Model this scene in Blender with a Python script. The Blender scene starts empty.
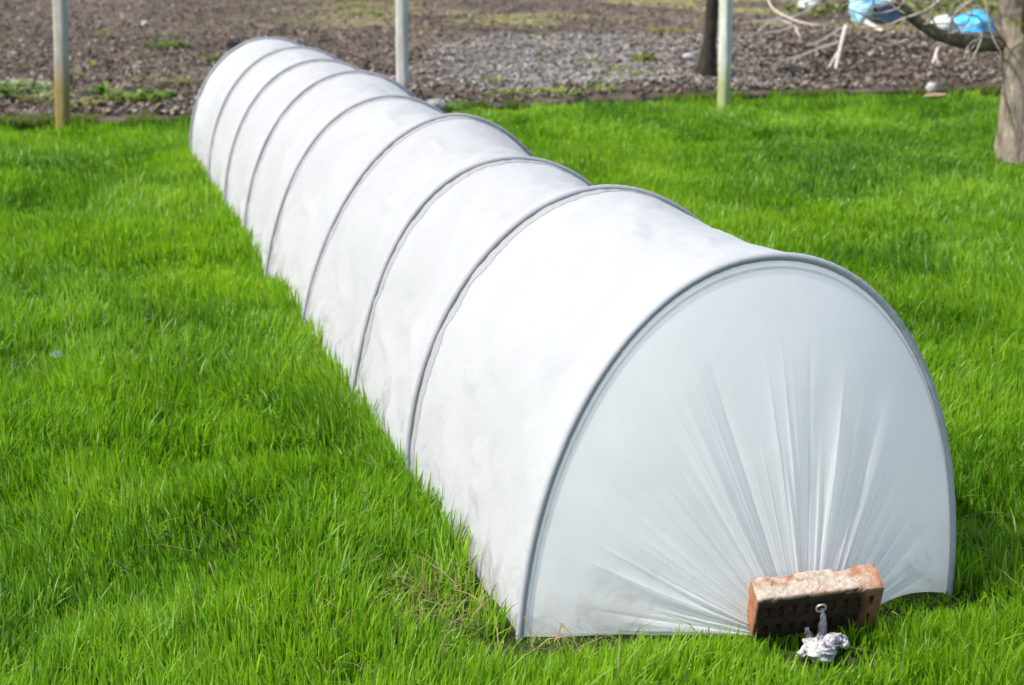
import bpy, bmesh, math
import numpy as np
from mathutils import Vector, Matrix

rng = np.random.default_rng(7)
S = bpy.context.scene
COL = S.collection
R = math.radians

# ------------------------------------------------------------------ camera, sky, sun, exposure
K = 1.24
CAM_F, CAM_P, CAM_H, CAM_R = 1732.8, 0.2349, 1.0856 * K, -0.0048     # focal length in px, pitch down, height, roll
cam_data = bpy.data.cameras.new('camera')
cam = bpy.data.objects.new('camera', cam_data)
COL.objects.link(cam)
cam_data.sensor_width = 36.0
cam_data.lens = CAM_F / 1024 * 36.0
cam_data.clip_start, cam_data.clip_end = 0.05, 2000
_F = Vector((0, math.cos(CAM_P), -math.sin(CAM_P)))
_R0 = Vector((1, 0, 0)); _U0 = Vector((0, math.sin(CAM_P), math.cos(CAM_P)))
_R = _R0 * math.cos(CAM_R) - _U0 * math.sin(CAM_R)
_U = _R0 * math.sin(CAM_R) + _U0 * math.cos(CAM_R)
m = Matrix((_R, _U, -_F)).transposed().to_4x4()
m.translation = (0, 0, CAM_H)
cam.matrix_world = m
cam_data.dof.use_dof = True
cam_data.dof.focus_distance = 3.45
cam_data.dof.aperture_fstop = 6.6
S.camera = cam

SUN_EL, SUN_AZ = R(50), math.atan2(-0.956, -0.292)      # azimuth measured from +Y towards +X
SUN_DIR = Vector((math.sin(SUN_AZ) * math.cos(SUN_EL), math.cos(SUN_AZ) * math.cos(SUN_EL), math.sin(SUN_EL)))
w = bpy.data.worlds.new('World'); S.world = w; w.use_nodes = True
nt = w.node_tree
sky = nt.nodes.new('ShaderNodeTexSky'); sky.sky_type = 'NISHITA'; sky.sun_disc = False
sky.sun_elevation = SUN_EL; sky.sun_rotation = SUN_AZ
sky.dust_density = 2.0
bg = nt.nodes['Background']; bg.inputs['Strength'].default_value = 0.15
nt.links.new(sky.outputs[0], bg.inputs['Color'])
sl = bpy.data.lights.new('sun', 'SUN'); sl.energy = 2.9; sl.angle = R(0.6); sl.color = (1.0, 0.95, 0.87)
so = bpy.data.objects.new('sun', sl); COL.objects.link(so)
so.rotation_euler = (-SUN_DIR).to_track_quat('-Z', 'Y').to_euler(); so.location = SUN_DIR * 40
S.view_settings.view_transform = 'Standard'; S.view_settings.look = 'None'
S.view_settings.gamma = 1.0; S.view_settings.use_curve_mapping = False
S.view_settings.exposure = 0.95
S.render.engine = 'CYCLES'
S.cycles.use_denoising = True
S.cycles.max_bounces = 8; S.cycles.transmission_bounces = 6; S.cycles.diffuse_bounces = 5
S.cycles.use_adaptive_sampling = True; S.cycles.adaptive_threshold = 0.01


def at(px, py, y=None, z=0.0):
    """the point of the place seen at a pixel of the photograph, at depth y or on the level z"""
    X = (px - 512) / CAM_F; Up = -(py - 342.5) / CAM_F
    d = _R * X + _U * Up + _F
    t = (y / d.y) if y is not None else (z - CAM_H) / d.z
    return Vector((0, 0, CAM_H)) + d * t


# ------------------------------------------------------------------ helpers
def _hash(ix, iy, iz, seed):
    h = (ix.astype(np.int64) * 374761393 + iy.astype(np.int64) * 668265263 + iz.astype(np.int64) * 2147483647 + seed * 974711) & 0xFFFFFFFF
    h = ((h ^ (h >> 13)) * 1274126177) & 0xFFFFFFFF
    h = ((h ^ (h >> 16)) * 2246822519) & 0xFFFFFFFF
    return ((h ^ (h >> 15)) & 0xFFFFFF) / float(0xFFFFFF)


def vnoise(x, y, z=None, seed=0):
    """value noise in 0..1"""
    x = np.asarray(x, float); y = np.asarray(y, float)
    z = np.zeros_like(x) if z is None else np.asarray(z, float)
    fx, fy, fz = np.floor(x), np.floor(y), np.floor(z)
    u, v, w_ = x - fx, y - fy, z - fz
    u = u * u * (3 - 2 * u); v = v * v * (3 - 2 * v); w_ = w_ * w_ * (3 - 2 * w_)
    r = 0
    for a in (0, 1):
        for b in (0, 1):
            for c in (0, 1):
                r = r + _hash(fx + a, fy + b, fz + c, seed) * (u if a else 1 - u) * (v if b else 1 - v) * (w_ if c else 1 - w_)
    return r


def fbm(x, y, z=None, octaves=4, seed=0):
    x = np.asarray(x, float); y = np.asarray(y, float)
    s = 0; a = 1; t = 0
    for o in range(octaves):
        f = 2.03 ** o
        s = s + a * vnoise(x * f + 17 * o, y * f - 9 * o, None if z is None else np.asarray(z) * f, seed + o)
        t += a; a *= 0.5
    return s / t


def smooth(a, b, x):
    t = np.clip((x - a) / (b - a), 0, 1)
    return t * t * (3 - 2 * t)


def mesh_np(name, V, faces_list, mat, parent=None, colors=None, shade=True):
    """mesh object from numpy: faces_list is a list of (n,k) index arrays"""
    me = bpy.data.meshes.new(name)
    V = np.asarray(V, np.float32)
    me.vertices.add(len(V)); me.vertices.foreach_set('co', V.ravel())
    loops = np.concatenate([f.ravel() for f in faces_list]).astype(np.int32)
    sizes = np.concatenate([np.full(len(f), f.shape[1], np.int32) for f in faces_list])
    starts = np.concatenate([[0], np.cumsum(sizes)[:-1]]).astype(np.int32)
    me.loops.add(len(loops)); me.loops.foreach_set('vertex_index', loops)
    me.polygons.add(len(sizes)); me.polygons.foreach_set('loop_start', starts)
    try:
        me.polygons.foreach_set('loop_total', sizes)
    except Exception:
        pass
    me.polygons.foreach_set('use_smooth', np.full(len(sizes), shade))
    if colors is not None:
        at_ = me.attributes.new('tint', 'FLOAT_COLOR', 'POINT')
        c = np.ones((len(V), 4), np.float32); c[:, :3] = colors
        at_.data.foreach_set('color', c.ravel())
    me.update(calc_edges=True)
    me.validate()
    me.materials.append(mat)
    o = bpy.data.objects.new(name, me); COL.objects.link(o)
    if parent: o.parent = parent
    return o


def grid_faces(nu, nv, closed_v=False, base=0):
    """quads of a (nu, nv) vertex grid, index = i*nv + j"""
    i, j = np.meshgrid(np.arange(nu - 1), np.arange(nv if closed_v else nv - 1), indexing='ij')
    i = i.ravel(); j = j.ravel(); j2 = (j + 1) % nv
    return base + np.stack([i * nv + j, (i + 1) * nv + j, (i + 1) * nv + j2, i * nv + j2], 1)


def tube_np(pts, radii, n=8, cap=True):
    """vertices and quads of a tube along points (numpy)"""
    P = np.asarray(pts, float); rad = np.broadcast_to(np.asarray(radii, float), (len(P),))
    T = np.gradient(P, axis=0); T /= np.linalg.norm(T, axis=1)[:, None] + 1e-12
    ref = np.array([0, 0, 1.0]) if abs(T[0][2]) < 0.9 else np.array([1.0, 0, 0])
    N = np.cross(T[0], ref); N /= np.linalg.norm(N)
    Ns = []
    for t in T:
        N = N - t * (N @ t); N = N / (np.linalg.norm(N) + 1e-12); Ns.append(N)
    Ns = np.array(Ns); B = np.cross(T, Ns)
    a = np.arange(n) / n * 2 * np.pi
    V = P[:, None] + rad[:, None, None] * (np.cos(a)[None, :, None] * Ns[:, None] + np.sin(a)[None, :, None] * B[:, None])
    V = V.reshape(-1, 3); q = grid_faces(len(P), n, True)
    if cap:
        V = np.concatenate([V, P[:1], P[-1:]])
        c0, c1 = len(V) - 2, len(V) - 1
        j = np.arange(n); L = (len(P) - 1) * n
        t0 = np.stack([np.full(n, c0), j, (j + 1) % n, (j + 1) % n], 1)
        t1 = np.stack([np.full(n, c1), L + (j + 1) % n, L + j, L + j], 1)
        tri = np.concatenate([t0[:, :3], t1[:, :3]])
        return V, [q, tri]
    return V, [q]


def join(parts):
    """several (V, faces_list) into one"""
    Vs, fs, b = [], [], 0
    for V, fl in parts:
        Vs.append(V); fs += [f + b for f in fl]; b += len(V)
    return np.concatenate(Vs), fs


def spline(pts, n):
    """Catmull-Rom through points"""
    P = np.asarray(pts, float)
    P = np.concatenate([[2 * P[0] - P[1]], P, [2 * P[-1] - P[-2]]])
    m_ = len(P) - 3
    out = []
    for t in np.linspace(0, m_ - 1e-6, n):
        i = int(t); u = t - i
        a, b, c, d = P[i:i + 4]
        out.append(0.5 * (2 * b + (c - a) * u + (2 * a - 5 * b + 4 * c - d) * u * u + (3 * b - a - 3 * c + d) * u ** 3))
    return np.array(out)


def lump(center, size, sub=3, rough=0.25, freq=2.5, seed=0, flat=0.0):
    """an uneven lump: (V, faces)"""
    bm = bmesh.new(); bmesh.ops.create_icosphere(bm, subdivisions=sub, radius=1.0)
    V = np.array([v.co[:] for v in bm.verts]); F = np.array([[v.index for v in f.verts] for f in bm.faces]); bm.free()
    d = fbm(V[:, 0] * freq + seed * 3.1, V[:, 1] * freq, V[:, 2] * freq + seed, 3, seed)
    V = V * (1 + rough * 2 * (d - 0.5))[:, None]
    if flat: V[:, 2] = np.where(V[:, 2] < -flat, -flat, V[:, 2])
    return V * np.asarray(size) + np.asarray(center), [F]


def thing(name, label, cat, loc=(0, 0, 0), rotz=0.0, group=None):
    o = bpy.data.objects.new(name, None); COL.objects.link(o)
    o.location = loc; o.rotation_euler = (0, 0, rotz); o.empty_display_size = 0.1
    o['label'] = label; o['category'] = cat
    if group: o['group'] = group
    return o


def tag(o, label, cat, group=None):
    o['label'] = label; o['category'] = cat
    if group: o['group'] = group
    return o


def kind(o, k):
    o['kind'] = k
    return o


# ------------------------------------------------------------------ materials
def mat(name, color=(0.5, 0.5, 0.5), rough=0.8, spec=0.3):
    m_ = bpy.data.materials.new(name); m_.use_nodes = True
    b = m_.node_tree.nodes['Principled BSDF']
    b.inputs['Base Color'].default_value = (*color, 1); b.inputs['Roughness'].default_value = rough
    b.inputs['Specular IOR Level'].default_value = spec
    return m_, m_.node_tree, b


def nd(nt, typ, **kw):
    n = nt.nodes.new(typ)
    for k, v in kw.items(): setattr(n, k, v)
    return n


def noise(nt, scale, detail=4, rough=0.6, coord='Object', stretch=None, dist=0.0):
    tc = nd(nt, 'ShaderNodeTexCoord'); n = nd(nt, 'ShaderNodeTexNoise')
    n.inputs['Scale'].default_value = scale; n.inputs['Detail'].default_value = detail; n.inputs['Roughness'].default_value = rough
    n.inputs['Distortion'].default_value = dist
    if stretch:
        mp = nd(nt, 'ShaderNodeMapping'); mp.inputs['Scale'].default_value = stretch
        nt.links.new(tc.outputs[coord], mp.inputs['Vector']); nt.links.new(mp.outputs[0], n.inputs['Vector'])
    else:
        nt.links.new(tc.outputs[coord], n.inputs['Vector'])
    return n


def ramp(nt, src, stops):
    r = nd(nt, 'ShaderNodeValToRGB')
    e = r.color_ramp.elements
    while len(e) < len(stops): e.new(0.5)
    for el, (p, c) in zip(e, stops):
        el.position = p; el.color = (*c, 1) if len(c) == 3 else c
    nt.links.new(src, r.inputs['Fac'])
    return r


def mix(nt, fac, a, b, blend='MIX'):
    x = nd(nt, 'ShaderNodeMix', data_type='RGBA', blend_type=blend)
    for sock, v in ((x.inputs[0], fac), (x.inputs[6], a), (x.inputs[7], b)):
        if hasattr(v, 'is_linked') or hasattr(v, 'links'): nt.links.new(v, sock)
        elif isinstance(v, (int, float)): sock.default_value = v
        else: sock.default_value = (*v, 1)
    return x.outputs[2]


def bump(nt, height, bsdf, strength=0.3, dist=0.01):
    b = nd(nt, 'ShaderNodeBump'); b.inputs['Strength'].default_value = strength; b.inputs['Distance'].default_value = dist
    nt.links.new(height, b.inputs['Height']); nt.links.new(b.outputs[0], bsdf.inputs['Normal'])
    return b


def tint_mat(name, rough=0.7, spec=0.2, translucent=0.0, tcol=(1.3, 1.4, 0.9), grain=0.0, gscale=60):
    """material whose own colour comes from the mesh's tint attribute"""
    m_, nt, b = mat(name, rough=rough, spec=spec)
    a = nd(nt, 'ShaderNodeAttribute', attribute_name='tint')
    c = a.outputs['Color']
    if grain:
        n = noise(nt, gscale, 5, 0.7)
        r = ramp(nt, n.outputs['Fac'], [(0.25, (1 - grain,) * 3), (0.75, (1 + grain,) * 3)])
        c = mix(nt, 1.0, c, r.outputs[0], 'MULTIPLY')
    nt.links.new(c, b.inputs['Base Color'])
    if translucent:
        t = nd(nt, 'ShaderNodeBsdfTranslucent'); ms = nd(nt, 'ShaderNodeMixShader')
        ct = mix(nt, 1.0, c, tcol, 'MULTIPLY')
        nt.links.new(ct, t.inputs['Color'])
        ms.inputs[0].default_value = translucent
        nt.links.new(b.outputs[0], ms.inputs[1]); nt.links.new(t.outputs[0], ms.inputs[2])
        nt.links.new(ms.outputs[0], nt.nodes['Material Output'].inputs['Surface'])
    return m_


def fabric_mat(name, color, trans, stain=None, fine=True, wrinkle=0.35):
    m_ = bpy.data.materials.new(name); m_.use_nodes = True; nt = m_.node_tree
    nt.nodes.remove(nt.nodes['Principled BSDF'])
    d = nd(nt, 'ShaderNodeBsdfDiffuse'); t = nd(nt, 'ShaderNodeBsdfTranslucent'); ms = nd(nt, 'ShaderNodeMixShader')
    n1 = noise(nt, 7, 5, 0.55); n2 = noise(nt, 420, 2, 0.5); n3 = noise(nt, 2.2, 6, 0.6, dist=0.6)
    c = ramp(nt, n3.outputs['Fac'], [(0.35, tuple(v * 0.93 for v in color)), (0.6, color)]).outputs[0]
    if stain:
        tc = nd(nt, 'ShaderNodeTexCoord'); sp = nd(nt, 'ShaderNodeSeparateXYZ'); nt.links.new(tc.outputs['Object'], sp.inputs[0])
        mr = nd(nt, 'ShaderNodeMapRange'); mr.inputs['From Min'].default_value = 0.20; mr.inputs['From Max'].default_value = 0.0
        nt.links.new(sp.outputs['Z'], mr.inputs['Value'])
        ns = noise(nt, 9, 8, 0.7, dist=0.8); rs = ramp(nt, ns.outputs['Fac'], [(0.5, (0, 0, 0)), (0.68, (1, 1, 1))])
        mu = nd(nt, 'ShaderNodeMath', operation='MULTIPLY'); nt.links.new(mr.outputs[0], mu.inputs[0]); nt.links.new(rs.outputs[0], mu.inputs[1])
        mu2 = nd(nt, 'ShaderNodeMath', operation='MULTIPLY'); nt.links.new(mu.outputs[0], mu2.inputs[0]); mu2.inputs[1].default_value = 0.95
        c = mix(nt, mu2.outputs[0], c, stain)
    nt.links.new(c, d.inputs['Color']); nt.links.new(c, t.inputs['Color'])
    b1 = nd(nt, 'ShaderNodeBump'); b1.inputs['Strength'].default_value = wrinkle; b1.inputs['Distance'].default_value = 0.02
    nt.links.new(n1.outputs['Fac'], b1.inputs['Height'])
    b2 = nd(nt, 'ShaderNodeBump'); b2.inputs['Strength'].default_value = 0.25; b2.inputs['Distance'].default_value = 0.001
    nt.links.new(n2.outputs['Fac'], b2.inputs['Height']); nt.links.new(b1.outputs[0], b2.inputs['Normal'])
    nt.links.new(b2.outputs[0], d.inputs['Normal']); nt.links.new(b2.outputs[0], t.inputs['Normal'])
    ms.inputs[0].default_value = trans
    nt.links.new(d.outputs[0], ms.inputs[1]); nt.links.new(t.outputs[0], ms.inputs[2])
    nt.links.new(ms.outputs[0], nt.nodes['Material Output'].inputs['Surface'])
    return m_


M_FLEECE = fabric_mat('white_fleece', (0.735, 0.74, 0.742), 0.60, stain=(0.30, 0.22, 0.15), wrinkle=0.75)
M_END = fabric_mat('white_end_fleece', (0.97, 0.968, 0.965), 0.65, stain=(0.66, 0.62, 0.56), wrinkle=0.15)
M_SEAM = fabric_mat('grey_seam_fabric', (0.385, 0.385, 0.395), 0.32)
M_HEM = fabric_mat('hem_fabric', (0.68, 0.69, 0.71), 0.5)
M_HOOP = fabric_mat('grey_hoop_sleeve', (0.30, 0.303, 0.312), 0.0)
M_RIM = fabric_mat('grey_rim_sleeve', (0.34, 0.345, 0.36), 0.0)
M_STITCH, _, _ = mat('grey_thread', (0.35, 0.36, 0.4), 0.8)


def bark_mat(name, c1, c2, moss=None, moss_lo=0.5):
    m_, nt, b = mat(name, rough=0.9, spec=0.15)
    n = noise(nt, 26, 6, 0.65, stretch=(1, 1, 0.3)); r = ramp(nt, n.outputs['Fac'], [(0.3, c1), (0.7, c2)])
    c = r.outputs[0]
    if moss:
        n2 = noise(nt, 7, 6, 0.7); r2 = ramp(nt, n2.outputs['Fac'], [(moss_lo, (0, 0, 0)), (moss_lo + 0.12, (1, 1, 1))])
        c = mix(nt, r2.outputs[0], c, moss)
    nt.links.new(c, b.inputs['Base Color'])
    bump(nt, n.outputs['Fac'], b, 0.7, 0.02)
    return m_


# ------------------------------------------------------------------ the setting: lawn, soil bed, ground to the horizon
def edge_y(x):
    """where the lawn ends and the dug bed begins"""
    x = np.asarray(x, float)
    return np.interp(x, [-14, -3.6, -2.3, -.56, 1.5, 4.0, 14], [11.1, 11.6, 11.85, 12.65, 13.65, 14.3, 16]) + 0.26 * (fbm(x * 2.6, x * 0, octaves=5, seed=5) - 0.5)


def heap(x, y):
    return 0.24 * np.exp(-((x - 3.6) / 1.9) ** 4 - ((y - 17.2) / 1.9) ** 2)


def soil_z(x, y):
    d = y - edge_y(x)
    z = 0.085 * smooth(0.0, 0.06, d) * (0.75 + 0.5 * vnoise(x * 1.7, y * 0.7, seed=31))
    amp = smooth(0.05, 0.5, d)
    z = z + amp * (0.12 * (fbm(x * 1.1, y * 0.9, octaves=3, seed=11) - 0.5) + 0.07 * (fbm(x * 5.5, y * 5.5, octaves=3, seed=12) - 0.5))
    lumps = fbm(x * 13, y * 13, octaves=2, seed=13)
    z = z + amp * 0.03 * np.maximum(lumps - 0.5, -0.1)
    return z + heap(x, y) * (0.7 + 0.6 * vnoise(x * 3, y * 3, seed=15))


_g0, _g1 = at(600, 96), at(600, 46)


def soil_color(x, y):
    n = fbm(x * 0.9, y * 0.7, octaves=4, seed=21)[:, None]; n2 = fbm(x * 7, y * 6, octaves=3, seed=22)[:, None]
    c = np.array([.085, .063, .046]) * (1 - n) + np.array([.155, .122, .092]) * n
    c = c * (0.45 + 1.1 * n2)
    c = c * .80
    gm = (smooth(-1.0, -0.2, x) * smooth(2.6, 1.6, x) * smooth(_g0.y - 0.4, _g0.y + 0.5, y) * smooth(_g1.y + 1.0, _g1.y - 1.5, y))[:, None]
    gm = gm * (0.30 + 0.45 * smooth(0.35, 0.55, n2))
    c = c * (1 - gm) + np.array([.205, .195, .185]) * (0.55 + 0.9 * n2) * gm
    om = (smooth(20.0, 26.0, y + 3.0 * (n[:, 0] - .5)) * smooth(-5, 0, x))[:, None] * smooth(0.40, 0.6, fbm(x * 0.8 + 5, y * 0.5, octaves=4, seed=23))[:, None]
    c = c * (1 - om) + np.array([.19, .175, .07]) * (0.5 + n2) * om
    hm = np.clip(heap(x, y) / 0.2, 0, 1)[:, None] * 0.8
    return c * (1 - hm) + np.array([.105, .08, .065]) * (0.4 + 1.3 * n2) * hm


M_GROUND, _nt, _b = mat('far_ground_dirt', rough=0.95, spec=0.1)
_n = noise(_nt, 0.35, 8, 0.65)
_nt.links.new(ramp(_nt, _n.outputs['Fac'], [(0.35, (.085, .07, .055)), (0.5, (.11, .12, .05)), (0.65, (.07, .12, .03))]).outputs[0], _b.inputs['Base Color'])
g = 700
kind(mesh_np('ground', [(-g, -g, -.35), (g, -g, -.35), (g, g, -.35), (-g, g, -.35)], [np.array([[0, 1, 2, 3]])], M_GROUND), 'structure')

def lawn_z(x, y):
    """the low mounds of the turf, level where the tunnel stands and at the bed"""
    z_ = .060 * (fbm(x * 2.3 + 3, y * 1.7, octaves=3, seed=401) - .5) + .035 * (vnoise(x * 6, y * 5, seed=402) - .5)
    ca, sa = math.cos(-0.2622), math.sin(-0.2622)
    dx_, dy_ = x - 0.3665 * K, y - 2.6383 * K
    lx, ly = dx_ * ca - dy_ * sa, dx_ * sa + dy_ * ca
    out = np.maximum(np.abs(lx) - .39 * K, np.maximum(-ly - .2, ly - 5.85 * K))
    return z_ * smooth(.0, .25, out) * smooth(.1, .6, edge_y(x) - y) * (np.abs(x) < 9)


M_LAWN, _nt, _b = mat('lawn_thatch', rough=0.95, spec=0.1)
_n = noise(_nt, 5, 8, 0.7); _n2 = noise(_nt, 90, 4, 0.7)
_c = ramp(_nt, _n.outputs['Fac'], [(0.3, (.035, .055, .012)), (0.55, (.055, .085, .016)), (0.72, (.10, .085, .04))]).outputs[0]
_c = mix(_nt, 1.0, _c, ramp(_nt, _n2.outputs['Fac'], [(0.25, (.4, .4, .4)), (0.75, (1.5, 1.5, 1.5))]).outputs[0], 'MULTIPLY')
_nt.links.new(_c, _b.inputs['Base Color']); bump(_nt, _n2.outputs['Fac'], _b, 0.8, 0.03)
xs = np.concatenate([np.linspace(-60, -9, 12), np.linspace(-8.8, 8.8, 260), np.linspace(9, 60, 12)])
vs = np.linspace(0, 1, 60) ** 0.6
vs = np.concatenate([np.linspace(0, .74, 10), np.linspace(.75, 1, 175)])
X, Vv = np.meshgrid(xs, vs, indexing='ij')
Y = -40 + (edge_y(X) + 0.02 + 40) * Vv
kind(mesh_np('lawn', np.stack([X, Y, lawn_z(X, Y) - .003], -1).reshape(-1, 3), [grid_faces(*X.shape)], M_LAWN), 'structure')

M_SOIL = tint_mat('dug_soil', rough=0.95, spec=0.1, grain=0.55, gscale=34)
xs = np.linspace(-13, 14, 560); dd = np.concatenate([[0, .02, .04, .07, .10, .13], .13 + np.cumsum(np.linspace(.035, .17, 260))])
X, D = np.meshgrid(xs, dd, indexing='ij'); Yv = edge_y(X) + D
_lip = .055 * (0.5 + vnoise(X * 2.2, X * 0, seed=33)); Yd = Yv + np.where(D < .02, _lip + .03, 0) + np.where((D > .01) & (D < .03), _lip * .9, 0) - np.where((D > .03) & (D < .05), .0, 0)
Z = soil_z(X.ravel(), Yv.ravel())
kind(mesh_np('garden_soil', np.stack([X.ravel(), Yd.ravel(), Z - 0.012], 1), [grid_faces(*X.shape)], M_SOIL, colors=soil_color(X.ravel(), Yv.ravel())), 'structure')


def scatter_soil(n, power=1.6, xr=0.42):
    y = 12.0 + 27 * rng.random(n) ** power
    x = (rng.random(n) * 2 - 1) * (xr * y)
    k = y > edge_y(x) + 0.06
    return x[k], y[k]


# clods and pebbles lying on the bed
bm = bmesh.new(); bmesh.ops.create_icosphere(bm, subdivisions=1, radius=1.0)
ICO_V = np.array([v.co[:] for v in bm.verts]); ICO_F = np.array([[v.index for v in f.verts] for f in bm.faces]); bm.free()
x, y = scatter_soil(34000)
sz = 0.006 + 0.019 * rng.random(len(x)) ** 2.4
d = 1 + 0.55 * (rng.random((len(x), len(ICO_V))) - 0.5)
V = ICO_V[None] * d[:, :, None] * (sz[:, None] * (0.7 + 0.6 * rng.random((len(x), 3))))[:, None, :]
V = V + np.stack([x, y, soil_z(x, y) + sz * 0.25], 1)[:, None]
c = soil_color(x, y) * (0.60 + 0.85 * rng.random((len(x), 1)))
pale = rng.random(len(x)) < 0.12
c[pale] = np.array([.27, .245, .215]) * (0.6 + 0.6 * rng.random((pale.sum(), 1)))
F = (ICO_F[None] + (np.arange(len(x)) * len(ICO_V))[:, None, None]).reshape(-1, 3)
M_CLOD = tint_mat('clods', rough=0.95, spec=0.1, grain=0.3, gscale=90)
kind(mesh_np('soil_clods', V.reshape(-1, 3), [F], M_CLOD, colors=np.repeat(c, len(ICO_V), 0)), 'stuff')


def flakes(name, x, y, z, length, width, thick, col, material, tilt=0.5, curl=0.0):
    """many thin chips or dead leaves, each a small solid with its own turn"""
    n = len(x)
    a = rng.random(n) * 2 * np.pi; p = (rng.random(n) - .5) * 2 * tilt; r = (rng.random(n) - .5) * 2 * tilt
    base = np.array([[-1, -1, 0], [1, -1, 0], [1, 1, 0], [-1, 1, 0], [0, -1.2, curl], [0, 1.2, curl]], float)
    P = np.repeat(base[None], n, 0)
    P = np.concatenate([P, P + np.array([0, 0, 1.0])], 1)
    P[:, :, 0] *= length[:, None] / 2; P[:, :, 1] *= width[:, None] / 2
    P[:, :6, 2] *= length[:, None] / 2
    P[:, 6:, 2] = P[:, :6, 2] + thick
    ca, sa, cp, sp, cr, sr = np.cos(a), np.sin(a), np.cos(p), np.sin(p), np.cos(r), np.sin(r)
    X, Y_, Z_ = P[..., 0], P[..., 1], P[..., 2]
    X, Z_ = X * cp[:, None] - Z_ * sp[:, None], X * sp[:, None] + Z_ * cp[:, None]
    Y_, Z_ = Y_ * cr[:, None] - Z_ * sr[:, None], Y_ * sr[:, None] + Z_ * cr[:, None]
    X, Y_ = X * ca[:, None] - Y_ * sa[:, None], X * sa[:, None] + Y_ * ca[:, None]
    V_ = np.stack([X + x[:, None], Y_ + y[:, None], Z_ + z[:, None]], -1).reshape(-1, 3)
    f = np.array([[0, 3, 5, 4], [4, 5, 2, 1], [6, 10, 11, 9], [10, 7, 8, 11], [0, 4, 10, 6], [4, 1, 7, 10], [1, 2, 8, 7], [2, 5, 11, 8], [5, 3, 9, 11], [3, 0, 6, 9]])
    F_ = (f[None] + (np.arange(n) * 12)[:, None, None]).reshape(-1, 4)
    return kind(mesh_np(name, V_, [F_], material, colors=np.repeat(col, 12, 0), shade=False), 'stuff')


M_CHIP = tint_mat('grey_chips', rough=0.9, spec=0.1)
n = 13000
x = -0.9 + 3.4 * rng.random(n); y = _g0.y - 0.3 + (_g1.y - _g0.y + 0.5) * rng.random(n) ** 1.2
k = (y > edge_y(x) + 0.15) & (rng.random(n) < 0.25 + 0.75 * smooth(-0.9, 0.2, x) * smooth(2.5, 1.4, x)) & (fbm(x * 2, y * 1.2, octaves=3, seed=41) > 0.36)
x, y = x[k], y[k]; n = len(x)
flakes('wood_chips', x, y, soil_z(x, y) + 0.012, 0.02 + 0.045 * rng.random(n), 0.008 + 0.018 * rng.random(n), 0.006,
       np.array([.27, .25, .225]) * (0.30 + 1.05 * rng.random((n, 1))) + np.array([.02, .01, 0]) * rng.random((n, 1)), M_CHIP, 0.6)
M_LITTER = tint_mat('dead_leaves', rough=0.85, spec=0.2)
n = 26000
x = 1.2 + 5.2 * rng.random(n); y = 13.6 + 8 * rng.random(n) ** 1.3
k = (y > edge_y(x) + 0.1) & (rng.random(n) < 0.35 + 0.65 * np.clip(heap(x, y) / .15, 0, 1))
x2, y2 = scatter_soil(16000)
x, y = np.concatenate([x[k], x2]), np.concatenate([y[k], y2]); n = len(x)
t = rng.random((n, 1))
flakes('leaf_litter', x, y, soil_z(x, y) + 0.015, 0.02 + 0.035 * rng.random(n), 0.012 + 0.022 * rng.random(n), 0.002,
       (np.array([.060, .043, .032]) * (1 - t ** 1.3) + np.array([.30, .25, .20]) * t ** 1.3) * (0.5 + 0.8 * rng.random((n, 1))), M_LITTER, 0.9, 0.35)


def ground_at(px, py):
    """the point of the lawn or of the bed seen at a pixel"""
    p_ = at(px, py)
    for _ in range(8):
        if p_.y > float(edge_y(p_.x)):
            p_ = at(px, py, z=float(soil_z(np.array([p_.x]), np.array([p_.y]))[0]))
    return p_


# ------------------------------------------------------------------ the tunnel
TX, TY, TA = 0.3665 * K, 2.6383 * K, -0.2622
HS = np.array([0, .7283, 1.3627, 2.1057, 2.8570, 3.5423, 4.2257, 4.9655, 5.8081]) * K
# per hoop: sideways offset, height, width, pinch, roundness, lean - each hoop is bent a little differently
HX = np.array([[0.0095, 0.5911, 0.9592, -0.0014, 2.0438, 0.0503], [0.003, 0.5919, 1.0041, 0.0247, 1.9607, 0.0007],
               [-0.0033, 0.5691, 1.0031, -0.0527, 1.9818, -0.0151], [-0.0038, 0.5903, 1.0229, -0.0247, 1.8326, 0.048],
               [-0.0114, 0.5727, 1.0138, -0.0393, 1.9217, 0.0118], [-0.002, 0.594, 1.0058, -0.0069, 1.9778, 0.0061],
               [-0.0027, 0.5852, 0.9969, -0.005, 2.0159, -0.0106], [0.008, 0.5838, 0.9952, 0.0076, 2.0421, -0.0059],
               [0.0027, 0.5737, 0.9923, 0.0277, 2.0516, -0.0192]])
HX[:, :2] *= K
TW = 0.78 * K


def hoop_xz(e, T):
    dx, H, ws, k, n, sk = e
    c, s = np.cos(T), np.sin(T)
    r = (np.abs(c) ** n + np.abs(s) ** n) ** (-1 / n)
    x, z = -c * r * TW * ws / 2, s * r * H
    return x * (1 + k * (z / H) * (1 - z / H) * 4) + dx + sk * z, z


def to_tunnel(P):
    """world -> the tunnel's own frame"""
    P = np.asarray(P, float); d = P[..., 0] - TX, P[..., 1] - TY
    ca, sa = math.cos(TA), math.sin(TA)
    return np.stack([d[0] * ca - d[1] * sa, d[0] * sa + d[1] * ca, P[..., 2]], -1)


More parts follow.
